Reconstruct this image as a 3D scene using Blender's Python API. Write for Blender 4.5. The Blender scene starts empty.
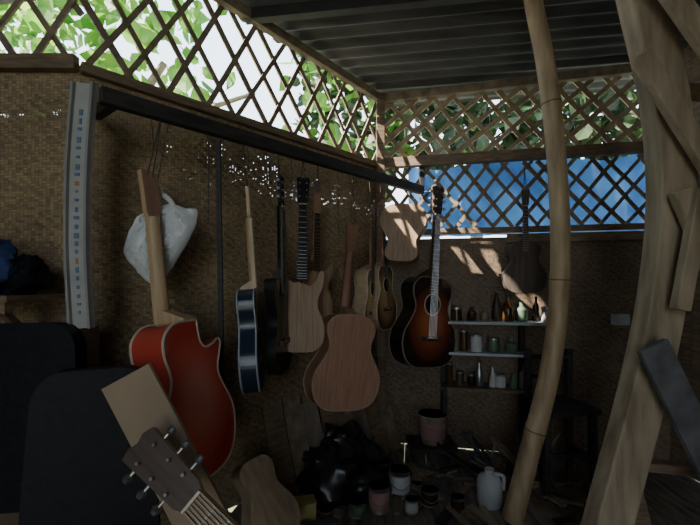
import bpy, math, random
from mathutils import Vector, Matrix, noise
random.seed(7)
F=380.0; EYE=1.0
def P(u,v,d): return Vector(((u-350)/F*d, d, EYE-(v-283)/F*d))
SC=bpy.context.scene.collection

# ---------------------------------------------------------------- materials
def newmat(name):
    m=bpy.data.materials.new(name); m.use_nodes=True
    nt=m.node_tree; b=nt.nodes['Principled BSDF']
    return m,nt,b
def N(nt,t,**kw):
    n=nt.nodes.new(t)
    for k,v in kw.items(): setattr(n,k,v)
    return n
def ramp(nt,stops):
    r=N(nt,'ShaderNodeValToRGB'); e=r.color_ramp.elements
    while len(e)<len(stops): e.new(0.5)
    for i,(p,c) in enumerate(stops):
        e[i].position=p; e[i].color=(c[0],c[1],c[2],1)
    return r
def grain(name,c1,c2,scale=(3,3,30),rough=0.6,bump=0.15,detail=4,nscale=4,metal=0,coat=0,spec=0.5):
    m,nt,b=newmat(name)
    tc=N(nt,'ShaderNodeTexCoord'); mp=N(nt,'ShaderNodeMapping')
    mp.inputs['Scale'].default_value=scale
    nz=N(nt,'ShaderNodeTexNoise'); nz.inputs['Scale'].default_value=nscale; nz.inputs['Detail'].default_value=detail
    r=ramp(nt,[(0.3,c1),(0.7,c2)])
    nt.links.new(tc.outputs['Object'],mp.inputs[0]); nt.links.new(mp.outputs[0],nz.inputs['Vector'])
    nt.links.new(nz.outputs['Fac'],r.inputs[0]); nt.links.new(r.outputs[0],b.inputs['Base Color'])
    bp=N(nt,'ShaderNodeBump'); bp.inputs['Strength'].default_value=bump; bp.inputs['Distance'].default_value=0.01
    nt.links.new(nz.outputs['Fac'],bp.inputs['Height']); nt.links.new(bp.outputs[0],b.inputs['Normal'])
    b.inputs['Roughness'].default_value=rough; b.inputs['Metallic'].default_value=metal
    b.inputs['Coat Weight'].default_value=coat; b.inputs['Specular IOR Level'].default_value=spec
    return m
def plain(name,c,rough=0.5,metal=0,var=0.75,coat=0):
    c2=tuple(x*var for x in c)
    return grain(name,c2,c,(1,1,1),rough,0.05,3,12,metal,coat)
def weave_mat(name,c1,c2,ang,holes_z=None):
    m,nt,b=newmat(name)
    tc=N(nt,'ShaderNodeNewGeometry')
    mp=N(nt,'ShaderNodeMapping'); mp.vector_type='POINT'; mp.inputs['Rotation'].default_value=(0,0,-ang)
    nt.links.new(tc.outputs['Position'],mp.inputs[0])
    sp=N(nt,'ShaderNodeSeparateXYZ'); nt.links.new(mp.outputs[0],sp.inputs[0])
    def M(op,a,bb=None,c=None):
        n=N(nt,'ShaderNodeMath',operation=op)
        for i,x in enumerate((a,bb,c)):
            if x is None: continue
            if isinstance(x,(int,float)): n.inputs[i].default_value=x
            else: nt.links.new(x,n.inputs[i])
        return n.outputs[0]
    px=M('DIVIDE',sp.outputs['X'],0.013); pz=M('DIVIDE',sp.outputs['Z'],0.009)
    fx=M('FLOOR',px); fz=M('FLOOR',pz)
    k=M('FLOORED_MODULO',M('ADD',fx,fz),4.0)
    over=M('LESS_THAN',k,2.0)
    ex=M('ABSOLUTE',M('SUBTRACT',M('FRACT',px),0.5)); ez=M('ABSOLUTE',M('SUBTRACT',M('FRACT',pz),0.5))
    hx=M('SUBTRACT',1.0,M('MULTIPLY',M('POWER',M('MULTIPLY',ex,2.0),3.0),0.8))
    hz=M('SUBTRACT',1.0,M('MULTIPLY',M('POWER',M('MULTIPLY',ez,2.0),3.0),0.8))
    mx=N(nt,'ShaderNodeMix'); nt.links.new(over,mx.inputs[0]); nt.links.new(hx,mx.inputs[2]); nt.links.new(hz,mx.inputs[3])
    h=mx.outputs[0]
    cv=N(nt,'ShaderNodeCombineXYZ'); nt.links.new(fx,cv.inputs[0]); nt.links.new(fz,cv.inputs[1])
    wn=N(nt,'ShaderNodeTexWhiteNoise'); nt.links.new(cv.outputs[0],wn.inputs[0])
    nz=N(nt,'ShaderNodeTexNoise'); nz.inputs['Scale'].default_value=3.2; nz.inputs['Detail'].default_value=7; nz.inputs['Roughness'].default_value=.65
    nt.links.new(tc.outputs['Position'],nz.inputs['Vector'])
    f=M('ADD',M('MULTIPLY',wn.outputs['Value'],0.28),M('MULTIPLY',nz.outputs['Fac'],0.72))
    f=M('ADD',f,M('MULTIPLY',over,0.07))
    r=ramp(nt,[(0.3,c1),(0.72,c2)]); nt.links.new(f,r.inputs[0])
    mul=N(nt,'ShaderNodeMix',data_type='RGBA',blend_type='MULTIPLY'); mul.inputs[0].default_value=0.55
    nt.links.new(r.outputs[0],mul.inputs[6]); nt.links.new(h,mul.inputs[7])
    nt.links.new(mul.outputs[2],b.inputs['Base Color'])
    b.inputs['Roughness'].default_value=0.6
    bp=N(nt,'ShaderNodeBump'); bp.inputs['Strength'].default_value=0.35; bp.inputs['Distance'].default_value=0.003
    nt.links.new(h,bp.inputs['Height']); nt.links.new(bp.outputs[0],b.inputs['Normal'])
    if holes_z:
        nearx=M('GREATER_THAN',ex,0.22); nearz=M('GREATER_THAN',ez,0.15)
        rnd=M('GREATER_THAN',wn.outputs['Value'],0.84)
        n2=N(nt,'ShaderNodeTexNoise'); n2.inputs['Scale'].default_value=4; nt.links.new(tc.outputs['Position'],n2.inputs['Vector'])
        zone=M('GREATER_THAN',n2.outputs['Fac'],0.45)
        zz=M('MULTIPLY',M('GREATER_THAN',sp.outputs['Z'],holes_z[0]),M('LESS_THAN',sp.outputs['Z'],holes_z[1]))
        a=M('MULTIPLY',M('MULTIPLY',nearx,nearz),M('MULTIPLY',M('MULTIPLY',rnd,zone),zz))
        nt.links.new(M('SUBTRACT',1.0,a),b.inputs['Alpha'])
    return m
def translucent(name,c1,c2,fac=0.5,nscale=6,rough=0.5):
    m,nt,b=newmat(name)
    tc=N(nt,'ShaderNodeTexCoord'); nz=N(nt,'ShaderNodeTexNoise'); nz.inputs['Scale'].default_value=nscale
    nt.links.new(tc.outputs['Object'],nz.inputs['Vector'])
    r=ramp(nt,[(0.35,c1),(0.65,c2)]); nt.links.new(nz.outputs['Fac'],r.inputs[0])
    nt.links.new(r.outputs[0],b.inputs['Base Color']); b.inputs['Roughness'].default_value=rough
    t=N(nt,'ShaderNodeBsdfTranslucent'); nt.links.new(r.outputs[0],t.inputs[0])
    mx=N(nt,'ShaderNodeMixShader'); mx.inputs[0].default_value=fac
    out=[n for n in nt.nodes if n.type=='OUTPUT_MATERIAL'][0]
    nt.links.new(b.outputs[0],mx.inputs[1]); nt.links.new(t.outputs[0],mx.inputs[2]); nt.links.new(mx.outputs[0],out.inputs[0])
    return m
def burst_mat(name,cin,cmid,cedge):
    m,nt,b=newmat(name)
    tc=N(nt,'ShaderNodeTexCoord'); mp=N(nt,'ShaderNodeMapping')
    mp.inputs['Location'].default_value=(0,0,3.1); mp.inputs['Scale'].default_value=(5.2,0.01,4.05)
    nt.links.new(tc.outputs['Object'],mp.inputs[0])
    ln=N(nt,'ShaderNodeVectorMath',operation='LENGTH'); nt.links.new(mp.outputs[0],ln.inputs[0])
    r=ramp(nt,[(0.25,cin),(0.62,cmid),(0.9,cedge)]); nt.links.new(ln.outputs['Value'],r.inputs[0])
    nt.links.new(r.outputs[0],b.inputs['Base Color']); b.inputs['Roughness'].default_value=0.25; b.inputs['Coat Weight'].default_value=0.5
    return m

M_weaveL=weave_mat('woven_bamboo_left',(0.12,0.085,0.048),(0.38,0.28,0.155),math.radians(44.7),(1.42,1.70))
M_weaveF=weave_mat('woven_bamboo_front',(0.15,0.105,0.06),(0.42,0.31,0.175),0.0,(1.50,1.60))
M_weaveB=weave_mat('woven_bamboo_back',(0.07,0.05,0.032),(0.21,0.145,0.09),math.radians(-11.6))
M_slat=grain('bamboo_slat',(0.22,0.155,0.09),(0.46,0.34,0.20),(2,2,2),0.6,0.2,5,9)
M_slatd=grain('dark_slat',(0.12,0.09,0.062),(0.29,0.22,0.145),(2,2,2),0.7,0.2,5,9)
M_plate=grain('timber_plate',(0.10,0.07,0.045),(0.24,0.165,0.10),(3,3,20),0.7)
M_dark=grain('dark_timber',(0.010,0.010,0.011),(0.036,0.032,0.03),(3,3,12),0.6)
M_roof=grain('rusty_roofing',(0.06,0.064,0.072),(0.21,0.21,0.23),(1,6,1),0.5,0.1,5,2,0.3)
M_post=grain('post_timber',(0.19,0.145,0.095),(0.42,0.34,0.235),(6,6,1),0.7,0.3,6,4)
M_bamboo=grain('bamboo_pole',(0.22,0.15,0.08),(0.45,0.335,0.20),(5,5,1),0.5,0.15,5,5)
M_node=plain('bamboo_node',(0.16,0.10,0.05),0.7)
M_floor=grain('floor_slats_wood',(0.07,0.06,0.05),(0.26,0.215,0.17),(8,1.5,1),0.75,0.3,6,5)
M_grass=grain('outdoor_ground',(0.08,0.10,0.05),(0.17,0.18,0.12),(1,1,1),0.95,0.4,6,3)
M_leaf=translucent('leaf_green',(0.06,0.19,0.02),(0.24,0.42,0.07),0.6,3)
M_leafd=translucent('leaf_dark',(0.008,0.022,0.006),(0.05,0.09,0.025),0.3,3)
M_tarp=translucent('blue_tarp_plastic',(0.030,0.095,0.27),(0.08,0.21,0.46),0.55,4,0.35)
M_bag=translucent('white_bag_plastic',(0.80,0.83,0.86),(0.92,0.94,0.96),0.25,9,0.3)
M_blackbag=plain('black_plastic',(0.014,0.014,0.016),0.3)
M_vinyl=grain('black_vinyl',(0.003,0.0035,0.005),(0.006,0.007,0.010),(1,1,1),0.6,0.2,6,40,0,0,0.22)
M_steel=plain('steel',(0.35,0.35,0.36),0.35,0.9)
M_blk=plain('black_lacquer',(0.012,0.011,0.011),0.25)
M_red=grain('red_lacquer_side',(0.38,0.035,0.025),(0.52,0.07,0.045),(1,1,1),0.22,0,2,3,0,0.6)
M_redtop=burst_mat('red_burst',(0.80,0.24,0.16),(0.66,0.09,0.055),(0.42,0.03,0.02))
M_sun=burst_mat('sunburst',(0.34,0.11,0.04),(0.14,0.03,0.014),(0.015,0.008,0.006))
M_honey=burst_mat('honeyburst',(0.60,0.42,0.20),(0.46,0.28,0.12),(0.16,0.08,0.04))
M_bluetop=plain('blue_lacquer',(0.013,0.026,0.05),0.3)
M_mahog=grain('raw_mahogany',(0.27,0.135,0.085),(0.40,0.23,0.15),(14,3,1),0.55,0.1,5,6)
M_mahogside=grain('mahogany_side',(0.17,0.08,0.05),(0.28,0.15,0.09),(4,4,1),0.6)
M_spruce=grain('raw_spruce',(0.33,0.235,0.145),(0.50,0.37,0.24),(16,3,1),0.6,0.05,5,6)
M_bodyw=grain('stained_body_wood',(0.22,0.14,0.085),(0.38,0.255,0.16),(16,3,1),0.6,0.05,5,6)
M_maple=grain('maple_neck',(0.38,0.27,0.15),(0.54,0.39,0.23),(16,16,1),0.5,0.05,4,5)
M_rosew=grain('rosewood',(0.03,0.018,0.012),(0.07,0.04,0.025),(16,16,1),0.5,0.05,4,5)
M_grey=grain('weathered_plywood',(0.14,0.11,0.085),(0.25,0.20,0.155),(10,3,1),0.8)
M_uke=grain('dusty_wood',(0.045,0.034,0.028),(0.09,0.068,0.055),(10,3,1),0.8)
M_cream=plain('cream_binding',(0.62,0.55,0.40),0.4)
M_card=grain('cardboard',(0.20,0.145,0.095),(0.32,0.24,0.16),(1,1,1),0.85,0.1)
M_ply=grain('plywood',(0.27,0.195,0.125),(0.42,0.315,0.21),(8,2,2),0.7,0.1)
M_cord=plain('cord',(0.08,0.07,0.06),0.8)
M_white=plain('white_paint',(0.55,0.56,0.56),0.5)
M_alu=plain('scuffed_aluminium',(0.42,0.42,0.40),0.5,0.1)
M_edge=plain('worn_edge',(0.30,0.30,0.29),0.6)
M_blueprint=plain('blue_print',(0.12,0.20,0.34),0.5)
M_orange=plain('orange_print',(0.42,0.22,0.10),0.5)
M_shelf=plain('shelf_laminate',(0.42,0.48,0.52),0.5)
M_board=grain('weathered_dark_board',(0.05,0.055,0.06),(0.14,0.14,0.15),(3,3,3),.7)
M_yel=plain('yellow_card',(0.45,0.38,0.14),0.6)
M_pink=plain('label_pink',(0.35,0.19,0.17),0.5)
M_grn=plain('label_green',(0.08,0.13,0.08),0.5)
M_brn=plain('brown_glass',(0.06,0.03,0.012),0.15)
M_bcloth=grain('blue_cloth',(0.015,0.03,0.10),(0.03,0.06,0.20),(1,1,1),0.9,0.4,6,20)

# ---------------------------------------------------------------- mesh builder
class MB:
    def __init__(s): s.v=[]; s.f=[]; s.mi=[]; s.mats=[]
    def m(s,mat):
        if mat not in s.mats: s.mats.append(mat)
        return s.mats.index(mat)
    def add(s,vs,fs,mat):
        o=len(s.v); s.v+= [Vector(x) for x in vs]; k=s.m(mat)
        for f in fs: s.f.append([i+o for i in f]); s.mi.append(k)
    def box(s,c,size,mat,rot=0):
        c=Vector(c); R=Matrix.Rotation(rot,3,'Z')
        vs=[c+R@Vector((x*size[0]/2,y*size[1]/2,z*size[2]/2)) for x in(-1,1) for y in(-1,1) for z in(-1,1)]
        s.add(vs,[(0,1,3,2),(4,6,7,5),(0,4,5,1),(2,3,7,6),(0,2,6,4),(1,5,7,3)],mat)
    def beam(s,a,b,w,h,mat,side=None):
        a=Vector(a); b=Vector(b); d=(b-a).normalized()
        if side is None:
            side=d.cross(Vector((0,0,1)))
            if side.length<0.05: side=Vector((1,0,0))
        side=(Vector(side)-d*Vector(side).dot(d)).normalized(); up=side.cross(d)
        vs=[p+side*x*w/2+up*y*h/2 for p in(a,b) for x,y in((-1,-1),(1,-1),(1,1),(-1,1))]
        s.add(vs,[(0,3,2,1),(4,5,6,7),(0,1,5,4),(1,2,6,5),(2,3,7,6),(3,0,4,7)],mat)
    def tube(s,pts,rad,mat,n=12,prof=None,caps=True):
        pts=[Vector(p) for p in pts]
        if not hasattr(rad,'__len__'): rad=[rad]*len(pts)
        if prof is None: prof=[(math.cos(2*math.pi*i/n),math.sin(2*math.pi*i/n)) for i in range(n)]
        n=len(prof); vs=[]; ref=None
        for i,p in enumerate(pts):
            d=(pts[min(i+1,len(pts)-1)]-pts[max(i-1,0)]).normalized()
            if ref is None:
                ref=Vector((1,0,0)) if abs(d.x)<0.8 else Vector((0,1,0))
            sx=(ref-d*ref.dot(d)).normalized(); sy=d.cross(sx); ref=sx
            for a,b in prof: vs.append(p+sx*a*rad[i]+sy*b*rad[i])
        fs=[]
        for i in range(len(pts)-1):
            for j in range(n):
                k=(j+1)%n; fs.append((i*n+j,i*n+k,(i+1)*n+k,(i+1)*n+j))
        if caps: fs.append(tuple(range(n))[::-1]); fs.append(tuple((len(pts)-1)*n+j for j in range(n)))
        s.add(vs,fs,mat)
    def lathe(s,base,prof,mat,n=20):
        base=Vector(base)
        s.tube([base+Vector((0,0,z)) for r,z in prof],[max(r,0.0005) for r,z in prof],mat,n)
    def prism(s,outline,y0,y1,mat_front,mat_side,mat_back=None):
        n=len(outline); o=[(x,y0,z) for x,z in outline]; b=[(x,y1,z) for x,z in outline]
        s.add(o,[tuple(range(n))],mat_front); s.add(b,[tuple(range(n))[::-1]],mat_back or mat_side)
        s.add(o+b,[(i,i+n,(i+1)%n+n,(i+1)%n) for i in range(n)],mat_side)
    def obj(s,name,smooth=False,parent=None,center=True,bevel=0):
        me=bpy.data.meshes.new(name)
        c=Vector((0,0,0))
        if center and parent is None and s.v:
            c=sum(s.v,Vector())/len(s.v)
        me.from_pydata([tuple(v-c) for v in s.v],[],s.f)
        for m in s.mats: me.materials.append(m)
        for p,k in zip(me.polygons,s.mi): p.material_index=k; p.use_smooth=smooth
        me.validate(); me.update()
        import bmesh
        bm=bmesh.new(); bm.from_mesh(me); bmesh.ops.recalc_face_normals(bm,faces=bm.faces[:]); bm.to_mesh(me); bm.free()
        ob=bpy.data.objects.new(name,me); SC.objects.link(ob); ob.location=c
        if parent: ob.parent=parent
        if bevel:
            bv=ob.modifiers.new('bev','BEVEL'); bv.width=bevel; bv.segments=2; bv.limit_method='ANGLE'
        if smooth: 
            try: 
                me.set_sharp_from_angle(angle=math.radians(40))
            except Exception: pass
        return ob
def empty(name,loc=(0,0,0)):
    e=bpy.data.objects.new(name,None); SC.objects.link(e); e.empty_display_size=0.1; e.location=loc; return e

def cr(pts,n=5,closed=False):
    out=[]; L=len(pts); P_=[Vector(p) for p in pts]
    rng=range(L) if closed else range(L-1)
    for i in rng:
        g=lambda k:(P_[k%L] if closed else P_[max(0,min(L-1,k))])
        a,b,c,d=g(i-1),g(i),g(i+1),g(i+2)
        for j in range(n):
            t=j/n
            out.append(0.5*((2*b)+(c-a)*t+(2*a-5*b+4*c-d)*t*t+(3*b-a-3*c+d)*t**3))
    if not closed: out.append(P_[-1])
    return out

# ---------------------------------------------------------------- room shell
LA=Vector((-0.924,1.301)); C=Vector((0.189,2.4)); R=Vector((1.75,2.079))
PL=EYE+0.745
def roofz(y): return EYE+1.175+0.11*(2.4-y)
def wall(name,a,b,z0,z1,mat,t=0.015):
    mb=MB(); a=Vector((a[0],a[1],0)); b=Vector((b[0],b[1],0)); d=(b-a).normalized(); nrm=Vector((-d.y,d.x,0))*t
    vs=[a,b,b+nrm,a+nrm]; v=[p+Vector((0,0,z)) for z in(z0,z1) for p in vs]
    mb.add(v,[(0,1,2,3),(7,6,5,4),(0,4,5,1),(1,5,6,2),(2,6,7,3),(3,7,4,0)],mat)
    return mb.obj(name)
wall('wall_left',LA,C,0,PL,M_weaveL)
wall('wall_front_left',(-2.4,1.301),LA,0,PL,M_weaveF)
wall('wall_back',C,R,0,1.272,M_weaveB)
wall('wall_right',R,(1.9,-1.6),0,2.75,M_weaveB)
wall('wall_side_sunblock',(-2.4,-1.6),(-2.4,1.301),0,2.3,M_weaveF)  # unseen side wall, raised to keep sun off the front-left panel
wall('wall_rear_lightblock_1',(-0.75,-1.6),(-2.4,-1.6),0,2.7,M_weaveF)  # unseen wall, added to cut sky light coming from behind the camera
wall('wall_rear_lightblock_2',(1.9,-1.6),(0.15,-1.6),0,2.7,M_weaveF)  # second added light-blocking wall; the gap between them sets the fill

def clipseg(p,d,poly):
    t0,t1=-1e9,1e9; n=len(poly)
    for i in range(n):
        a=poly[i]; b=poly[(i+1)%n]; e=b-a; nn=Vector((-e.y,e.x))
        num=nn.dot(a-p); den=nn.dot(d)
        if abs(den)<1e-9:
            if num>0: return None
            continue
        t=num/den
        if den>0: t0=max(t0,t)
        else: t1=min(t1,t)
    return (t0,t1) if t1-t0>0.03 else None
def lattice(name,a,b,z0,z1a,z1b,angs,spacing,w,mat,off=0.0,jit=0.15,th=0.008):
    a=Vector((a[0],a[1],0)); b=Vector((b[0],b[1],0)); d=(b-a); L=d.length; d.normalize(); nrm=Vector((-d.y,d.x,0))
    poly=[Vector((0,z0)),Vector((L,z0)),Vector((L,z1b)),Vector((0,z1a))]
    mb=MB()
    for li,ang in enumerate(angs):
        t=-1.5
        while t<L+1.5:
            aa=math.radians(ang+random.uniform(-3,3)); dd=Vector((math.cos(aa),math.sin(aa)))
            p=Vector((t+random.uniform(-jit,jit)*spacing,z0))
            r=clipseg(p,dd,poly)
            if r:
                q0=p+dd*r[0]; q1=p+dd*r[1]
                o=nrm*(off+li*th*1.05)
                mb.beam(a+d*q0.x+Vector((0,0,q0.y))+o,a+d*q1.x+Vector((0,0,q1.y))+o,w*random.uniform(0.85,1.2),th,mat,side=Vector((0,0,1)) if abs(dd.y)<0.5 else d)
            t+=spacing
    return mb.obj(name)
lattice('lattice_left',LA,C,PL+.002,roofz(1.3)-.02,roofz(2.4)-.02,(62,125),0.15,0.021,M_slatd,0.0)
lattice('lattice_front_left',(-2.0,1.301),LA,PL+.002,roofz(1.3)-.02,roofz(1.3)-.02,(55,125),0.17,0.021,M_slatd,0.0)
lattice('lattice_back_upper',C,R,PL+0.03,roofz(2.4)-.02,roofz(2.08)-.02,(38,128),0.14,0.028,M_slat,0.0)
lattice('lattice_back_lower',C,R,1.332,PL-0.03,PL-0.03,(50,130),0.115,0.020,M_slatd,0.0)

def trim(name,pts_w_h,mat):
    mb=MB()
    for a,b,w,h in pts_w_h: mb.beam(a,b,w,h,mat)
    return mb.obj(name,bevel=0.003)
v3=lambda p,z:Vector((p[0],p[1],z))
dB=(R-C).normalized(); nB=Vector((dB.y,-dB.x))
trim('trim_1',[(v3(C+nB*.02,PL),v3(R+nB*.02,PL),0.045,0.06)],M_plate)
trim('trim_2',[(v3(C+nB*.012,1.312),v3(R+nB*.012,1.312),0.03,0.035)],M_plate)
trim('trim_3',[(v3(C+nB*.02+dB*0.75,1.262),v3(R+nB*.02,1.262),0.02,0.05)],M_plate)
trim('trim_4',[(v3(C+nB*.03,roofz(2.4)-0.03),v3(R+nB*.03,roofz(2.08)-0.03),0.04,0.05)],M_slatd)
dL=(C-LA).normalized(); nL=Vector((dL.y,-dL.x))
trim('trim_5',[(v3(LA+nL*.012,PL-0.012),v3(C+nL*.012,PL-0.012),0.03,0.035)],M_plate)
trim('trim_6',[(v3((-2.4,1.285),PL),v3((LA.x,1.285),PL),0.03,0.05)],M_plate)
trim('trim_7',[(v3(C+Vector((0.0,-0.045)),0),v3(C+Vector((0.0,-0.045)),roofz(2.35)-.01),0.05,0.05)],M_plate)
trim('trim_8',[(v3(LA+nL*.03,roofz(1.35)-0.03),v3(C+nL*.03,roofz(2.4)-0.035),0.035,0.045)],M_slatd)

rail0=Vector((-0.758,1.152,EYE+0.57)); rail1=Vector((0.44,2.335,EYE+0.57))
mb=MB(); mb.beam(rail0,rail1,0.035,0.05,M_dark); mb.beam(rail1+Vector((0,0,-.02)),rail1+Vector((0,0,0.14)),0.03,0.03,M_dark)
mb.beam(rail0+Vector((0.03,0.03,0)),rail0+Vector((-0.1,0.13,0)),0.03,0.04,M_dark)
mb.obj('hanging_rail',bevel=0.004)
def rail_at(u):
    t=(u-350)/F; d=1.919/(1.008-t); return Vector((t*d,d,EYE+0.57))

# roof
mb=MB()
def roofpatch(y0,y1,left,right,ny,nx):
    vs=[];fs=[]
    for i in range(ny+1):
        y=y0+(y1-y0)*i/ny; l=left(y); r=right(y)
        for j in range(nx+1):
            x=l+(r-l)*j/nx; vs.append((x,y-0.205*(x-0.2)*0.6,0))
    for k,(x,y,z) in enumerate(vs):
        i=k//(nx+1); yy=y0+(y1-y0)*i/ny
        vs[k]=(x,y,roofz(y)+0.02+0.012*math.sin(2*math.pi*yy/0.076))
    for i in range(ny):
        for j in range(nx):
            a=i*(nx+1)+j; fs.append((a,a+1,a+nx+2,a+nx+1))
    mb.add(vs,fs,M_roof)
def lx(y):
    return (-2.242+1.013*(y+0.0246))/(1+1.013*0.123)-0.10
roofpatch(1.50,2.55,lx,lambda y:2.2,110,8)
roofpatch(-2.6,1.50,lambda y:-2.6,lambda y:2.2,400,4)
mb.obj('ceiling',smooth=True)
mb=MB()
for y in (0.2,0.95,1.65):
    l=max(-2.2,-2.15+1.013*y if y>1.3 else -2.2)
    mb.beam((l,y-0.12*(l-.2),roofz(y-0.12*(l-.2))-0.035),(1.85,y-0.2,roofz(y-0.2)-0.035),0.04,0.05,M_dark)
mb.obj('roof_purlins')

# floor
mb=MB()
for i in range(-52,52):
    x0=i*0.062; 
    a=Vector((x0*1.0-0.35,-1.6)); b=Vector((x0+0.35,2.6))
    z=random.uniform(-0.004,0.0)
    polys=[[Vector((-2.4,-1.6)),Vector((1.9,-1.6)),Vector((1.83,1.301)),Vector((-2.4,1.301))],[LA,Vector((1.83,1.301)),Vector((R.x,R.y)),Vector((C.x,C.y))]]
    d2=(b-a).normalized()
    for pl in polys:
        r=clipseg(a,d2,pl)
        if r:
            q0=a+d2*r[0]; q1=a+d2*r[1]
            mb.beam((q0.x,q0.y,-0.011+z),(q1.x,q1.y,-0.011+z),0.059,0.02,M_floor)
mb.obj('floor',bevel=0)
mb=MB(); mb.box((0,0,-0.16),(30,30,0.02),M_grass); mb.obj('outdoor_ground')

# ---------------------------------------------------------------- outside
def foliage(name,gen,n,mat,size):
    mb=MB(); vs=[];fs=[]
    for i in range(n):
        c=gen()
        if c is None: continue
        s=size*random.uniform(0.6,1.3)
        M=Matrix.Rotation(random.uniform(0,6.28),3,'Z')@Matrix.Rotation(random.uniform(-1.2,1.2),3,'X')@Matrix.Rotation(random.uniform(0,6.28),3,'Y')
        sh=[(0,0,0),(0.32,0,0.25),(0.36,0,0.55),(0.15,0,0.85),(0,0,1.05),(-0.15,0,0.85),(-0.36,0,0.55),(-0.32,0,0.25)]
        o=len(vs)
        mid=[(0,0.06,0.55)]
        for q in sh+mid: vs.append(c+M@(Vector(q)*s))
        for k in range(8): fs.append((o+k,o+(k+1)%8,o+8))
    mb.add(vs,fs,mat); return mb.obj(name)
def gL():
    u=random.uniform(-80,400); v=random.uniform(-200,170); d=random.uniform(3.3,4.8)
    dens=1.0 if u<160 else (0.6 if u<205 else (0.06 if u<290 else 0.9))
    nz=noise.noise(Vector((u/34,v/34,3.0)))
    if random.random()>dens or nz< -0.22+ (0.0 if u<150 else 0.1): return None
    return P(u,v,d)
foliage('tree_foliage',gL,3300,M_leaf,0.21)
def gB():
    u=random.uniform(385,760); v=random.uniform(-40,165); d=random.uniform(3.6,4.8)
    nz=noise.noise(Vector((u/22,v/22,9.0)))
    if nz<-0.24: return None
    return P(u,v,d)
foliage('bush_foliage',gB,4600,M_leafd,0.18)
def gC():
    u=random.uniform(300,390); v=random.uniform(40,200); d=random.uniform(3.6,4.8)
    return P(u,v,d)
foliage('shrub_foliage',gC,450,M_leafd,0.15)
mb=MB()
mb.tube([(-3.2,4.2,-.15),(-3.1,4.3,1.2),(-2.8,4.4,2.6),(-2.2,4.5,3.6)],[.12,.1,.07,.04],M_slatd)
mb.tube([(-3.0,4.3,1.6),(-2.2,4.0,2.6),(-1.0,4.0,3.0)],[.05,.04,.02],M_slatd)
mb.tube([(1.5,4.7,-.15),(1.6,4.8,1.6),(2.3,4.8,2.9)],[.1,.08,.04],M_slatd)
mb.obj('tree_trunks',smooth=True)
mb=MB(); vs=[];fs=[]; nx,nz_=60,14
a=C+dB*0.17-nB*0.14; b=R-nB*0.14+dB*0.3
for j in range(nz_+1):
    for i in range(nx+1):
        p=a.lerp(b,i/nx); w=0.02*math.sin(i*0.55+0.3*j)+0.012*math.sin(i*1.3)
        q=p-nB*w; vs.append((q.x,q.y,1.30+(1.76-1.30)*j/nz_ - 0.02*math.sin(i*.2)*(j/nz_)))
for j in range(nz_):
    for i in range(nx):
        k=j*(nx+1)+i; fs.append((k,k+1,k+nx+2,k+nx+1))
mb.add(vs,fs,M_tarp); mb.obj('blue_tarp',smooth=True)

# ---------------------------------------------------------------- guitars
HB=[(0,0),(0.10,0.006),(0.165,.045),(0.195,.12),(0.188,.19),(0.152,.25),(0.122,.305),(0.122,.345),(0.139,.395),(0.135,.445),(0.092,.482),(0.03,.49)]
CUT=[(0,0),(0.10,0.006),(0.165,.045),(0.195,.12),(0.188,.19),(0.152,.25),(0.124,.30),(0.124,.335),(0.142,.375),(0.152,.405),(0.138,.42),(0.105,.405),(0.06,.400),(0.034,.425),(0.028,.49)]
STR=[(0,0.0),(0.09,0.005),(0.150,.05),(0.165,.12),(0.145,.19),(0.115,.245),(0.118,.30),(0.148,.36),(0.160,.43),(0.135,.455),(0.100,.40),(0.06,.37),(0.03,.375)]
def outline(kind,flip=False):
    if kind=='ac': Rr=HB; Ll=HB
    elif kind=='cut': Rr=CUT; Ll=HB
    else:
        Rr=STR; Ll=[(x,z*(1.04 if z>.3 else 1)) for x,z in STR]
    if flip: Rr,Ll=Ll,Rr
    def sm(pts):
        return [(p.x,p.y) for p in cr([Vector((x,z)) for x,z in pts],5)]
    r=sm(Rr); l=sm(Ll)
    out=[(x,z) for x,z in r]+[(-x,z) for x,z in reversed(l[1:])]
    return out
def frame(T,B,yaw,body_only=False):
    T=Vector(T);B=Vector(B); z=(T-B); L=z.length; z.normalize()
    a=math.radians(yaw); f=Vector((math.sin(a),-math.cos(a),0)); y=-(f-z*f.dot(z)).normalized(); x=y.cross(z)
    s=L if not body_only else L/0.49
    o=T if not body_only else B+z*s
    M=Matrix((x,y,z)).transposed().to_4x4()
    return Matrix.Translation(o)@M@Matrix.Diagonal((s,s,s,1)),s
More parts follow.
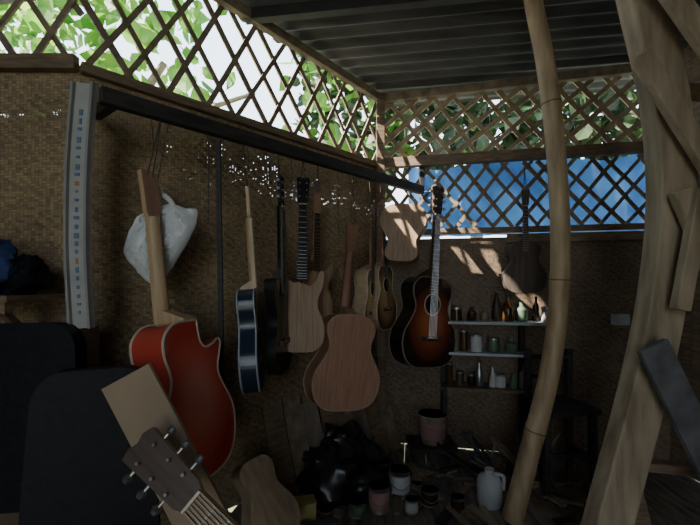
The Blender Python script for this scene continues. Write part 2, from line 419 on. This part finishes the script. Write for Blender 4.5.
def guitar(name,T,B,yaw,top,side,neck,kind='ac',depth=0.10,hole=True,bridge=True,binding=True,flip=False,body_only=False,fb=None,wf=1.0,back=None,cord=None,pegs=True,strings=True,head=None,bmat=None):
    M,s=frame(T,B,yaw,body_only)
    e=empty(name); e.matrix_world=M
    ol=[(x*wf,z-1.0) for x,z in outline(kind,flip)]
    h=depth/2
    mb=MB(); mb.prism(ol,-h,h,top,side,back or side); mb.obj('body',parent=e)
    if binding:
        mb=MB()
        for yy in (-h,h):
            pts=[(x,yy,z) for x,z in ol]; pts.append(pts[0]); mb.tube(pts,0.0038,bmat or M_cream,6,caps=False)
        mb.obj('binding',parent=e,smooth=True)
    if hole:
        mb=MB()
        ring=[(0.05*math.cos(t*math.pi/16),0.05*math.sin(t*math.pi/16)) for t in range(32)]
        mb.add([(x,-h-0.002,z-0.66) for x,z in ring],[tuple(range(32))],M_blk)
        pts=[(x*1.16,-h-0.001,z*1.16-0.66) for x,z in ring]; pts.append(pts[0]); mb.tube(pts,0.003,M_cream,6,caps=False)
        mb.obj('soundhole',parent=e)
    if bridge:
        mb=MB(); mb.box((0,-h-0.006,-0.845),(0.15*wf,0.012,0.026),M_rosew); mb.box((0,-h-0.014,-0.84),(0.075,0.006,0.004),M_cream); mb.obj('bridge',parent=e)
    if not body_only:
        mb=MB()
        pr=[(1,-0.35),(1,0.1),(0.6,0.6),(0,0.8),(-0.6,0.6),(-1,0.1),(-1,-0.35)]
        yf=-h-0.004
        vs=[];fs=[];lv=[(-0.16,0.021),(-0.3,0.024),(-0.47,0.027),(-0.52,0.03)]
        for z,w in lv:
            for a,b in pr: vs.append((a*w,yf+0.008+ (b+0.35)*0.022,z))
        for i in range(len(lv)-1):
            for j in range(7): k=(j+1)%7; fs.append((i*7+j,i*7+k,i*7+7+k,i*7+7+j))
        fs.append(tuple(range(7))); fs.append(tuple(21+j for j in range(7)))
        mb.add(vs,fs,neck)
        mb.add([(-.028,h*0.9,-.5),(.028,h*0.9,-.5),(.024,yf+.01,-.46),(-.024,yf+.01,-.46),(-.028,h*0.9,-.53),(.028,h*0.9,-.53),(.028,yf+.01,-.53),(-.028,yf+.01,-.53)],[(0,1,2,3),(4,7,6,5),(0,3,7,4),(1,5,6,2),(0,4,5,1),(3,2,6,7)],neck)
        mb.obj('neck',parent=e,smooth=True)
        fbm=fb or M_rosew
        mb=MB(); mb.add([(x,y,z) for y in(yf-0.001,yf+0.008) for x,z in((-.021,-.165),(.021,-.165),(.029,-.60),(-.029,-.60))],[(0,1,2,3),(7,6,5,4),(0,4,5,1),(1,5,6,2),(2,6,7,3),(3,7,4,0)],fbm)
        for k in range(18):
            z=-.165-0.66*(1-2**(-(k+1)/12)); w=.021+.008*(-z-.165)/.435
            if z>-.6: mb.box((0,yf-0.002,z),(w*2,0.003,0.0025),M_steel)
        mb.box((0,yf-0.001,-.163),(0.043,0.008,0.005),M_cream)
        mb.obj('fretboard',parent=e)
        ho=[(0.021,-.165),(0.030,-.145),(0.034,-.06),(0.037,-.01),(0.018,-.004),(0,-.010),(-0.018,-.004),(-0.037,-.01),(-0.034,-.06),(-0.030,-.145),(-0.021,-.165)]
        mb=MB(); mb.prism(ho,yf+0.002,yf+0.018,head or neck,neck,head or neck)
        mb.obj('headstock',parent=e)
        if pegs:
            mb=MB()
            for sx in(-1,1):
                for z in(-.04,-.08,-.12):
                    mb.tube([(sx*.02,yf+.01,z),(sx*.048,yf+.01,z)],0.003,M_steel,8)
                    mb.tube([(sx*.046,yf+.01,z),(sx*.052,yf+.01,z),(sx*.060,yf+.01,z)],[.004,.009,.006],M_steel,8)
                    mb.tube([(sx*.02,yf+.01,z),(sx*.02,yf-.008,z)],0.003,M_steel,8)
            mb.obj('tuning_pegs',parent=e,smooth=True)
        if strings:
            mb=MB()
            for k in range(6):
                mb.tube([((k-2.5)*.0066,yf-.004,-.163),((k-2.5)*.0105,-h-.014,-.84)],0.0009,M_steel,4)
            mb.obj('strings',parent=e)
    if cord is not None:
        Ti=M.inverted()@Vector(cord)
        top0=Vector((0,0.0,-0.03)) if not body_only else Vector((0,0,-.505))
        mb=MB(); r=0.0022/s
        yf=-h+0.01
        for sx in(-.012,.012):
            mb.tube([top0+Vector((sx,yf if not body_only else 0,0)),Ti],r,M_cord,6)
        mb.obj('hanging_cord',parent=e)
    return e

guitar('acoustic_guitar',P(160,167,1.25),P(192,479,1.19),256,M_red,M_red,M_maple,'cut',0.11,hole=False,bridge=False,cord=rail_at(162),fb=M_maple,head=M_mahog,back=M_redtop,pegs=False,strings=False,flip=True,wf=.94)
guitar('acoustic_guitar',P(241,187,1.52),P(255,389,1.50),98,M_bluetop,M_bluetop,M_maple,'ac',0.075,cord=rail_at(243),fb=M_maple,head=M_maple,pegs=False,strings=False,bmat=M_shelf)
guitar('electric_guitar',P(277,175,1.62),P(280,372,1.62),85,M_blk,M_blk,M_blk,'str',0.05,hole=False,cord=rail_at(277),binding=False)
guitar('electric_guitar',P(303,178,1.78),P(301,352,1.70),12,M_bodyw,M_bodyw,M_blk,'str',0.045,hole=False,bridge=False,binding=False,cord=rail_at(303),strings=False,wf=.78,fb=M_blk)
guitar('electric_guitar',P(316,192,1.86),P(314,322,1.84),40,M_bodyw,M_grey,M_mahog,'str',0.045,hole=False,bridge=False,binding=False,cord=rail_at(318),strings=False,pegs=False)
guitar('acoustic_guitar',P(357,222,1.84),P(340,408,1.76),208,M_mahog,M_mahogside,M_mahogside,'ac',0.11,hole=False,bridge=False,cord=rail_at(353),back=M_mahog,strings=False,pegs=False,wf=1.0,bmat=M_ply)
guitar('acoustic_guitar',P(367,205,2.1),P(366,332,2.1),70,M_honey,M_spruce,M_mahogside,'ac',0.10,cord=rail_at(369))
guitar('acoustic_guitar',P(377,200,2.2),P(382,329,2.2),62,M_honey,M_spruce,M_mahogside,'ac',0.10,cord=rail_at(380))
guitar('guitar_body',P(402,262,2.10),P(405,206,2.10),-15,M_bodyw,M_bodyw,M_maple,'ac',0.2,hole=False,bridge=False,body_only=True,binding=False)
guitar('acoustic_guitar',P(432,188,2.18),P(422,366,2.12),32,M_sun,M_blk,M_rosew,'ac',0.11,cord=rail_at(418)+Vector((0.02,-.03,-.02)),flip=True,bmat=M_grey)
guitar('ukulele',P(524,190,2.08),P(524,293,2.08),-8,M_uke,M_uke,M_uke,'ac',0.10,hole=False,cord=P(524,165,2.08),bridge=False,strings=False,binding=False,pegs=False)
guitar('acoustic_guitar',(-.43,.81,.665),(.40,.53,.07),25,M_spruce,M_mahogside,M_maple,'ac',0.10,head=M_rosew,fb=M_ply)
guitar('guitar_body',P(248,461,1.55),P(280,541,1.47),40,M_ply,M_ply,M_ply,'ac',0.2,hole=False,bridge=False,body_only=True,binding=False,wf=.75)

mb=MB(); mb.beam(P(218,140,1.42),P(222,395,1.42),0.018,0.012,M_dark); mb.tube([rail_at(217),P(218,142,1.42)],0.002,M_cord,6); mb.obj('hanging_stick')
mb=MB()
for u,v in((206,225),(265,200),(336,235),(150,150),(246,175),(290,190)):
    a=rail_at(u)
    mb.tube(cr([a+Vector((0,0,.03)),a+Vector((.01,0,-.1)),P(u+2,v,a.y+.03)],4),0.0018,M_cord,5)
mb.obj('hanging_cords')

# plastic bag
mb=MB(); vs=[];fs=[]; base=P(160,245,1.34)
oc=[(-.02,.13),(.04,.145),(.09,.13),(.13,.125),(.125,.07),(.10,.02),(.06,-.05),(.02,-.11),(-.015,-.14),(-.05,-.125),(-.09,-.08),(-.125,-.03),(-.11,.03),(-.075,.10)]
oc=[(p.x,p.y) for p in cr([Vector(o) for o in oc],4,True)]
n=len(oc)
for sgn in(-1,1):
    for i in range(1,21):
        k=i/20
        for x,z in oc:
            X=x*k; Z=z*k
            ang=math.atan2(X-.01,.19-Z); cre=abs(noise.noise(Vector((ang*14,Z*5,1.3+4*sgn))))*1.6+.7*abs(noise.noise(Vector((X*38,Z*26,5+sgn))))
            y=sgn*(0.04*math.sqrt(max(0,1-k*k))+0.038*(cre-.25)*(1-k**6))
            vs.append(base+Vector((X,y,Z)))
for s_ in range(2):
    o=s_*20*n
    fs.append(tuple(o+j for j in range(n)))
    for i in range(19):
        for j in range(n): k=(j+1)%n; fs.append((o+i*n+j,o+i*n+k,o+(i+1)*n+k,o+(i+1)*n+j))
mb.add(vs,fs,M_bag)
for sx in(-1,1):
    mb.tube(cr([base+Vector((sx*.04+.01,0,.10)),base+Vector((sx*.035+.005,0,.15)),base+Vector((sx*.01,0,.18)),base+Vector((0,-.02,.21))],5),[.012]*5+[.009]*5+[.004]*6,M_bag,8)
mb.tube([base+Vector((0,-.02,.21)),rail_at(170)],0.002,M_cord,6)
mb.obj('plastic_bag',smooth=True)

# ---------------------------------------------------------------- metal straightedge board (bowed)
def box_sweep(mb,pts,w,h,mat):
    mb.tube(pts,1.0,mat,prof=[(-w/2,-h/2),(w/2,-h/2),(w/2,h/2),(-w/2,h/2)])
mb=MB(); ctr=cr([P(86,84,1.12),P(80,165,1.12),P(79,250,1.12),P(83,328,1.12)],10)
box_sweep(mb,ctr,.066,.012,M_alu)
for o in(-.029,.029): box_sweep(mb,[p+Vector((o,-.008,0)) for p in ctr],.008,.022,M_edge)
for k in range(24):
    i=4+k; p=ctr[i%len(ctr)]; q=p.lerp(ctr[(i+1)%len(ctr)],random.uniform(.3,.7)); m=M_orange if k in(8,9,17) else M_blueprint
    mb.beam(p+Vector((-.002,-.0075,0)),q+Vector((-.002,-.0075,0)),random.uniform(.006,.016),0.003,m,Vector((1,0,0)))
mb.obj('aluminium_straightedge',bevel=0.001)

mb=MB()
cl=[P(622,-90,1.22),P(642,0,1.22),P(664,100,1.22),P(671,200,1.22),P(661,300,1.22),P(640,400,1.22),P(608,520,1.2),P(590,594,1.2)]
cl[-1].z=0
box_sweep(mb,cr(cl,6),0.115,0.07,M_post)
mb.obj('timber_post',smooth=False,bevel=0.006)
mb=MB()
mb.beam(P(640,55,1.14),P(740,215,1.14),0.055,0.03,M_post,Vector((1,0,0)))
mb.beam(P(655,-30,1.12),P(760,120,1.12),0.06,0.03,M_post,Vector((1,0,0)))
mb.beam(P(670,92,1.3),P(790,95,1.3),0.05,0.04,M_post)
mb.beam(P(702,190,1.13),P(680,310,1.13),0.045,0.03,M_post,Vector((1,0,0)))
mb.beam(P(680,190,1.15),P(740,330,1.15),0.06,0.03,M_post,Vector((1,0,0)))
mb.obj('timber_braces',bevel=0.004)
mb=MB()
a=P(652,345,1.12); b=P(735,515,1.12); mb.beam(a,b,0.09,0.02,M_board,Vector((1,0,0)))
mb.obj('leaning_plank',bevel=0.003)
mb=MB(); mb.beam(P(585,540,1.25),P(628,482,1.3),0.05,0.05,M_post); mb.beam(P(628,480,1.3),P(650,560,1.3),0.06,0.03,M_plate,Vector((1,0,0))); mb.beam(P(612,462,1.35),P(700,470,1.3),0.04,0.03,M_plate); mb.obj('sawhorse')

cl=[P(523,-60,1.62),P(533,0,1.62),P(548,80,1.62),P(558,180,1.62),P(560,280,1.62),P(550,370,1.62),P(530,450,1.62),P(512,520,1.60)]
cl[-1].z=0
pts=cr(cl,8); rad=[]
for i,p in enumerate(pts):
    r=0.035+0.008*(i/len(pts))
    rad.append(r+ (0.0025 if i%14==4 else 0))
mb=MB(); mb.tube(pts,rad,M_bamboo,18)
for i in range(4,len(pts)-1,14):
    d=(pts[i+1]-pts[i-1]).normalized(); mb.tube([pts[i]-d*.003,pts[i]+d*.003],rad[i]+.001,M_node,18)
mb.obj('bamboo_pole',smooth=True)

# ---------------------------------------------------------------- left chairs
def rounded(w,h,r,n=6,taper=0.0):
    o=[]
    for cx,cz,a0 in((w/2-r,r,-90),(w/2-r,h-r,0),(-w/2+r,h-r,90),(-w/2+r,r,180)):
        for k in range(n+1):
            a=math.radians(a0+90*k/n); x=cx+r*math.cos(a); z=cz+r*math.sin(a); o.append((x*(1-taper*z/h),z))
    return o
def chair(loc,yaw,htop):
    e=empty('office_chair',loc); e.rotation_euler=(0,0,math.radians(yaw))
    mb=MB(); o=rounded(0.30,0.50,0.075,6,0.18); o=[(x,z+htop-0.50) for x,z in o]
    mb.prism(o,-0.03,0.03,M_vinyl,M_vinyl)
    ob=mb.obj('backrest',parent=e,smooth=True); bv=ob.modifiers.new('b','BEVEL'); bv.width=.02; bv.segments=4; bv.limit_method='ANGLE'
    ob.rotation_euler=(math.radians(-4),0,0)
    mb=MB(); o=rounded(0.30,0.34,0.06)
    vs=[(x,z+0.0,0.30) for x,z in o]+[(x,z+0.0,0.36) for x,z in o]; n=len(o)
    vs=[(x,y-0.34,z) for x,y,z in vs]
    mb.add(vs,[tuple(range(n))[::-1],tuple(range(n,2*n))]+[(i,(i+1)%n,(i+1)%n+n,i+n) for i in range(n)],M_vinyl)
    mb.obj('seat',parent=e,bevel=.015)
    mb=MB()
    for x in(-.13,.13):
        mb.tube(cr([(x,-.34,0),(x,-.32,.27),(x,-.1,.29),(x,0,.34),(x,.02,htop-.25)],5),0.011,M_dark,10)
        mb.tube([(x,-.05,.29),(x,.02,0)],0.011,M_dark,10)
    mb.obj('frame',parent=e,smooth=True)
    return e
chair((-0.885,1.01,0),8,0.89)
chair((-0.625,0.92,0),24,0.785)

mb=MB(); mb.box((-1.26,1.16,0.955),(0.64,0.24,0.02),M_plate)
mb.beam((-1.56,1.06,0.93),(-0.95,1.06,0.93),0.03,0.03,M_plate)
for x in(-1.5,-1.0): mb.beam((x,1.27,.75),(x,1.08,.93),.02,.02,M_plate)
mb.obj('wall_shelf')
def blob(name,c,sz,mat,amp=0.25,fr=3.0,seed=0,zmin=None):
    mb=MB(); vs=[];fs=[]; n=36;rows=22; c=Vector(c)
    for i in range(rows+1):
        ph=math.pi*i/rows
        for j in range(n):
            th=2*math.pi*j/n; q=Vector((math.sin(ph)*math.cos(th),math.sin(ph)*math.sin(th),math.cos(ph)))
            nn=noise.noise(q*fr*.6+Vector((seed,0,0)))+.6*abs(noise.noise(q*fr*1.6+Vector((0,seed,0))))-.25*abs(noise.noise(q*fr*4))
            q2=q*(1+amp*nn*1.6); p=c+Vector((q2.x*sz[0],q2.y*sz[1],q2.z*sz[2]))
            if zmin is not None: p.z=max(p.z,zmin)
            vs.append(p)
    for i in range(rows):
        for j in range(n): k=(j+1)%n; fs.append((i*n+j,i*n+k,(i+1)*n+k,(i+1)*n+j))
    mb.add(vs,fs,mat); return mb.obj(name,smooth=True)
blob('blue_bag',(-1.065,1.11,1.045),(0.075,0.06,0.09),M_bcloth,.3,3,2,0.966)
blob('black_cap',(-0.975,1.15,1.02),(0.045,0.06,0.06),M_vinyl,.25,3,5,0.966)
mb=MB(); mb.box((-0.94,1.19,0.43),(0.22,0.14,0.86),M_card,0.1); mb.box((-0.94,1.115,0.79),(0.224,0.002,0.03),M_ply,.1); mb.obj('cardboard_box',bevel=.003)

mb=MB(); a=P(126,376,0.86); b=Vector((-.085,.84,.012))
mb.beam(a,b,0.125,0.010,M_card,Vector((1,-.05,0.5)))
mb.obj('plywood_sheet',bevel=.001)
mb=MB()
for i in range(8):
    t=(i+.5)/8; w0=LA.lerp(C,.44+.56*t)
    a=v3(w0+nL*.03,.42+.03*math.sin(i*2.3)); b=v3(w0+nL*.17,.012)
    mb.beam(a,b,0.103,0.012,[M_plate,M_slatd,M_grey][i%3],Vector((dL.x,dL.y,0)))
mb.obj('leaning_boards',bevel=.002)

# ---------------------------------------------------------------- floor clutter
blob('garbage_bag',(-0.10,1.78,0.11),(0.15,0.12,0.13),M_blackbag,.3,3.0,3,0.002)
blob('garbage_bag',(-0.02,1.95,0.13),(0.14,0.11,0.13),M_blackbag,.3,3.0,8,0.002)
blob('garbage_bag',(0.05,1.80,0.05),(0.10,0.08,0.07),M_blackbag,.3,3.0,11,0.002)
def can(name,c,r,h,body,lid,handle=True):
    mb=MB(); c=Vector(c)
    mb.lathe(c,[(r*.96,0),(r,.004),(r*.97,.008),(r*.97,h-.01),(r*1.02,h-.006),(r*1.02,h),(r*.9,h),(r*.9,h-.006),(0.001,h-.006)],lid,24)
    mb.lathe(c+Vector((0,0,h*.15)),[(r*.985,0),(r*.985,h*.68)],body,24)
    if handle: mb.tube(cr([c+Vector((-r,0,h*.75)),c+Vector((-r*.9,-r*.7,h*.55)),c+Vector((0,-r*1.2,h*.4)),c+Vector((r*.9,-r*.7,h*.55)),c+Vector((r,0,h*.75))],4),.002,M_steel,6)
    return mb.obj(name,smooth=True)
can('paint_can',(0.13,1.68,0),.048,.11,M_pink,M_steel)
can('paint_can',(0.235,1.80,0),.05,.12,M_white,M_steel)
can('paint_can',(0.36,1.72,0),.038,.07,M_brn,M_steel)
can('paint_can',(0.03,1.64,0),.035,.06,M_grn,M_steel)
can('paint_can',(0.17,1.95,0),.04,.09,M_brn,M_steel)
can('tin_can',(0.27,1.66,0),.028,.06,M_white,M_steel,False)
can('tin_can',(0.47,1.66,0),.03,.07,M_brn,M_steel,False)
can('tin_can',(-0.10,1.60,0),.03,.05,M_brn,M_steel,False)
mb=MB(); bc=Vector((0.47,2.16,0.10))
mb.lathe(bc,[(.062,0),(.078,.15),(.082,.15),(.082,.16),(.074,.16),(.060,.01),(.001,.01)],M_grey,24)
mb.tube(cr([bc+Vector((-.08,0,.15)),bc+Vector((-.05,-.06,.10)),bc+Vector((.03,-.08,.09)),bc+Vector((.08,0,.15))],5),.002,M_steel,6)
mb.lathe(bc+Vector((0,0,.03)),[(.068,0),(.077,.09)],M_pink,24)
mb.obj('bucket',smooth=True)
mb=MB(); mb.box((0.46,2.16,0.085),(0.26,0.2,0.025),M_dark)
for x in(.36,.56): mb.box((x,2.16,.036),(.02,.18,.073),M_dark)
mb.obj('low_stool')
mb=MB(); mb.box((-0.20,1.62,.035),(.10,.07,.07),M_yel,.3); mb.box((-0.20,1.62,.071),(.106,.074,.006),M_yel,.3); mb.obj('yellow_box')
mb=MB(); c=Vector((0.63,1.72,0))
mb.lathe(c,[(.05,0),(.055,.01),(.055,.10),(.045,.125),(.02,.14),(.02,.16),(.001,.16)],M_white,20)
mb.tube(cr([c+Vector((.02,-.01,.14)),c+Vector((.06,-.01,.13)),c+Vector((.06,-.01,.07))],4),.008,M_white,8)
mb.obj('plastic_jug',smooth=True)
mb=MB()
for i in range(90):
    x=random.uniform(-.25,1.2); y=random.uniform(1.5,2.05); a=random.uniform(0,3.14); l=random.uniform(.04,.20)
    if x<.1 and y>1.75: continue
    mb.box((x,y,.008+.004*(i%4)),(l,random.uniform(.012,.05),.012),random.choice([M_dark,M_plate,M_card,M_slatd,M_grey,M_board]),a)
mb.obj('wood_offcuts')
mb=MB()
for i in range(26):
    x=random.uniform(.62,1.0); y=random.uniform(1.92,2.08); z=random.uniform(.02,.22)
    mb.beam((x,y,z*.2),(x+random.uniform(-.18,.18),y+random.uniform(-.05,.08),z+.05),random.uniform(.015,.05),.012,random.choice([M_dark,M_board,M_plate,M_grey]))
mb.obj('scrap_wood_heap')
mb=MB()
cx,cy=1.02,1.86
mb.box((cx,cy,.40),(.26,.24,.025),M_dark,.2)
for sx in(-.11,.11):
    for sy in(-.1,.1):
        mb.beam((cx+sx,cy+sy,0),(cx+sx*.95,cy+sy*.95,.4 if sy<0 else .66),.028,.028,M_dark)
    mb.beam((cx+sx,cy-.1,.16),(cx+sx,cy+.1,.16),.02,.02,M_dark)
mb.beam((cx-.11,cy-.1,.2),(cx+.11,cy-.1,.2),.02,.02,M_dark); mb.beam((cx-.11,cy+.1,.62),(cx+.11,cy+.1,.62),.05,.015,M_dark)
mb.beam((cx-.11,cy+.1,.52),(cx+.11,cy+.1,.52),.03,.015,M_dark)
mb.obj('wooden_chair')
def bw(t,off,z):
    p=C+dB*t+nB*off; return Vector((p.x,p.y,z))
mb=MB()
for z,t0,t1,m in((.775,.37,1.0,M_shelf),(.60,.37,.85,M_shelf),(.40,.37,1.05,M_plate)):
    mb.beam(bw(t0,.085,z),bw(t1,.085,z),.16,.014,m)
for t in(.39,.83): mb.beam(bw(t,.03,.02),bw(t,.03,.80),.03,.03,M_dark); mb.beam(bw(t,.155,.02),bw(t,.155,.41),.025,.025,M_dark)
mb.obj('shelving_unit')
mb=MB()
for z,t0,t1 in((.783,.40,.98),(.608,.40,.83),(.408,.42,1.0)):
    t=t0
    while t<t1:
        r=random.uniform(.016,.034); h=random.uniform(.07,.17); m=random.choice([M_brn,M_grey,M_pink,M_grn,M_steel,M_blk,M_rosew,M_white,M_brn,M_blk])
        c=bw(t,random.uniform(.06,.11),z)
        if random.random()<.35: mb.lathe(c,[(r*.9,0),(r,.004),(r,h*.6),(r*.4,h*.78),(r*.4,h),(.001,h)],m,14)
        else:
            mb.lathe(c,[(r,0),(r,h*.8),(.001,h*.8)],m,14); mb.lathe(c+Vector((0,0,h*.8)),[(r*1.04,0),(r*1.04,.012),(.001,.012)],M_steel,14)
        t+=r*2+random.uniform(.005,.03)
mb.obj('bottles_and_jars',smooth=True)
mb=MB(); mb.box(bw(1.33,.05,.80),(.07,.05,.06),M_shelf); mb.beam(bw(1.25,.05,.765),bw(1.5,.05,.765),.08,.012,M_plate); mb.obj('wall_bracket_shelf')

# ---------------------------------------------------------------- light
w=bpy.data.worlds.new('World'); bpy.context.scene.world=w; w.use_nodes=True
nt=w.node_tree; bg=nt.nodes['Background']
tc=N(nt,'ShaderNodeTexCoord'); sp=N(nt,'ShaderNodeSeparateXYZ'); nt.links.new(tc.outputs['Generated'],sp.inputs[0])
r=ramp(nt,[(0.0,(0.90,0.96,1.0)),(0.7,(0.62,0.80,1.0))]); nt.links.new(sp.outputs['Z'],r.inputs[0]); nt.links.new(r.outputs[0],bg.inputs[0])
bg.inputs[1].default_value=5.0
sd=bpy.data.lights.new('sun','SUN'); sd.energy=38; sd.angle=math.radians(0.7); sd.color=(1,.91,.78)
so=bpy.data.objects.new('sun',sd); SC.objects.link(so)
dv=Vector((1.5,.40,-1.22)); so.rotation_euler=dv.to_track_quat('-Z','Y').to_euler(); so.location=(-3,0,5)

cd=bpy.data.cameras.new('camera'); co=bpy.data.objects.new('camera',cd); SC.objects.link(co)
co.location=(0,0,EYE); co.rotation_euler=(math.radians(90),0,0)
cd.sensor_width=36; cd.lens=F/700*36; cd.shift_y=(283-262.5)/700; cd.clip_start=.02
bpy.context.scene.camera=co
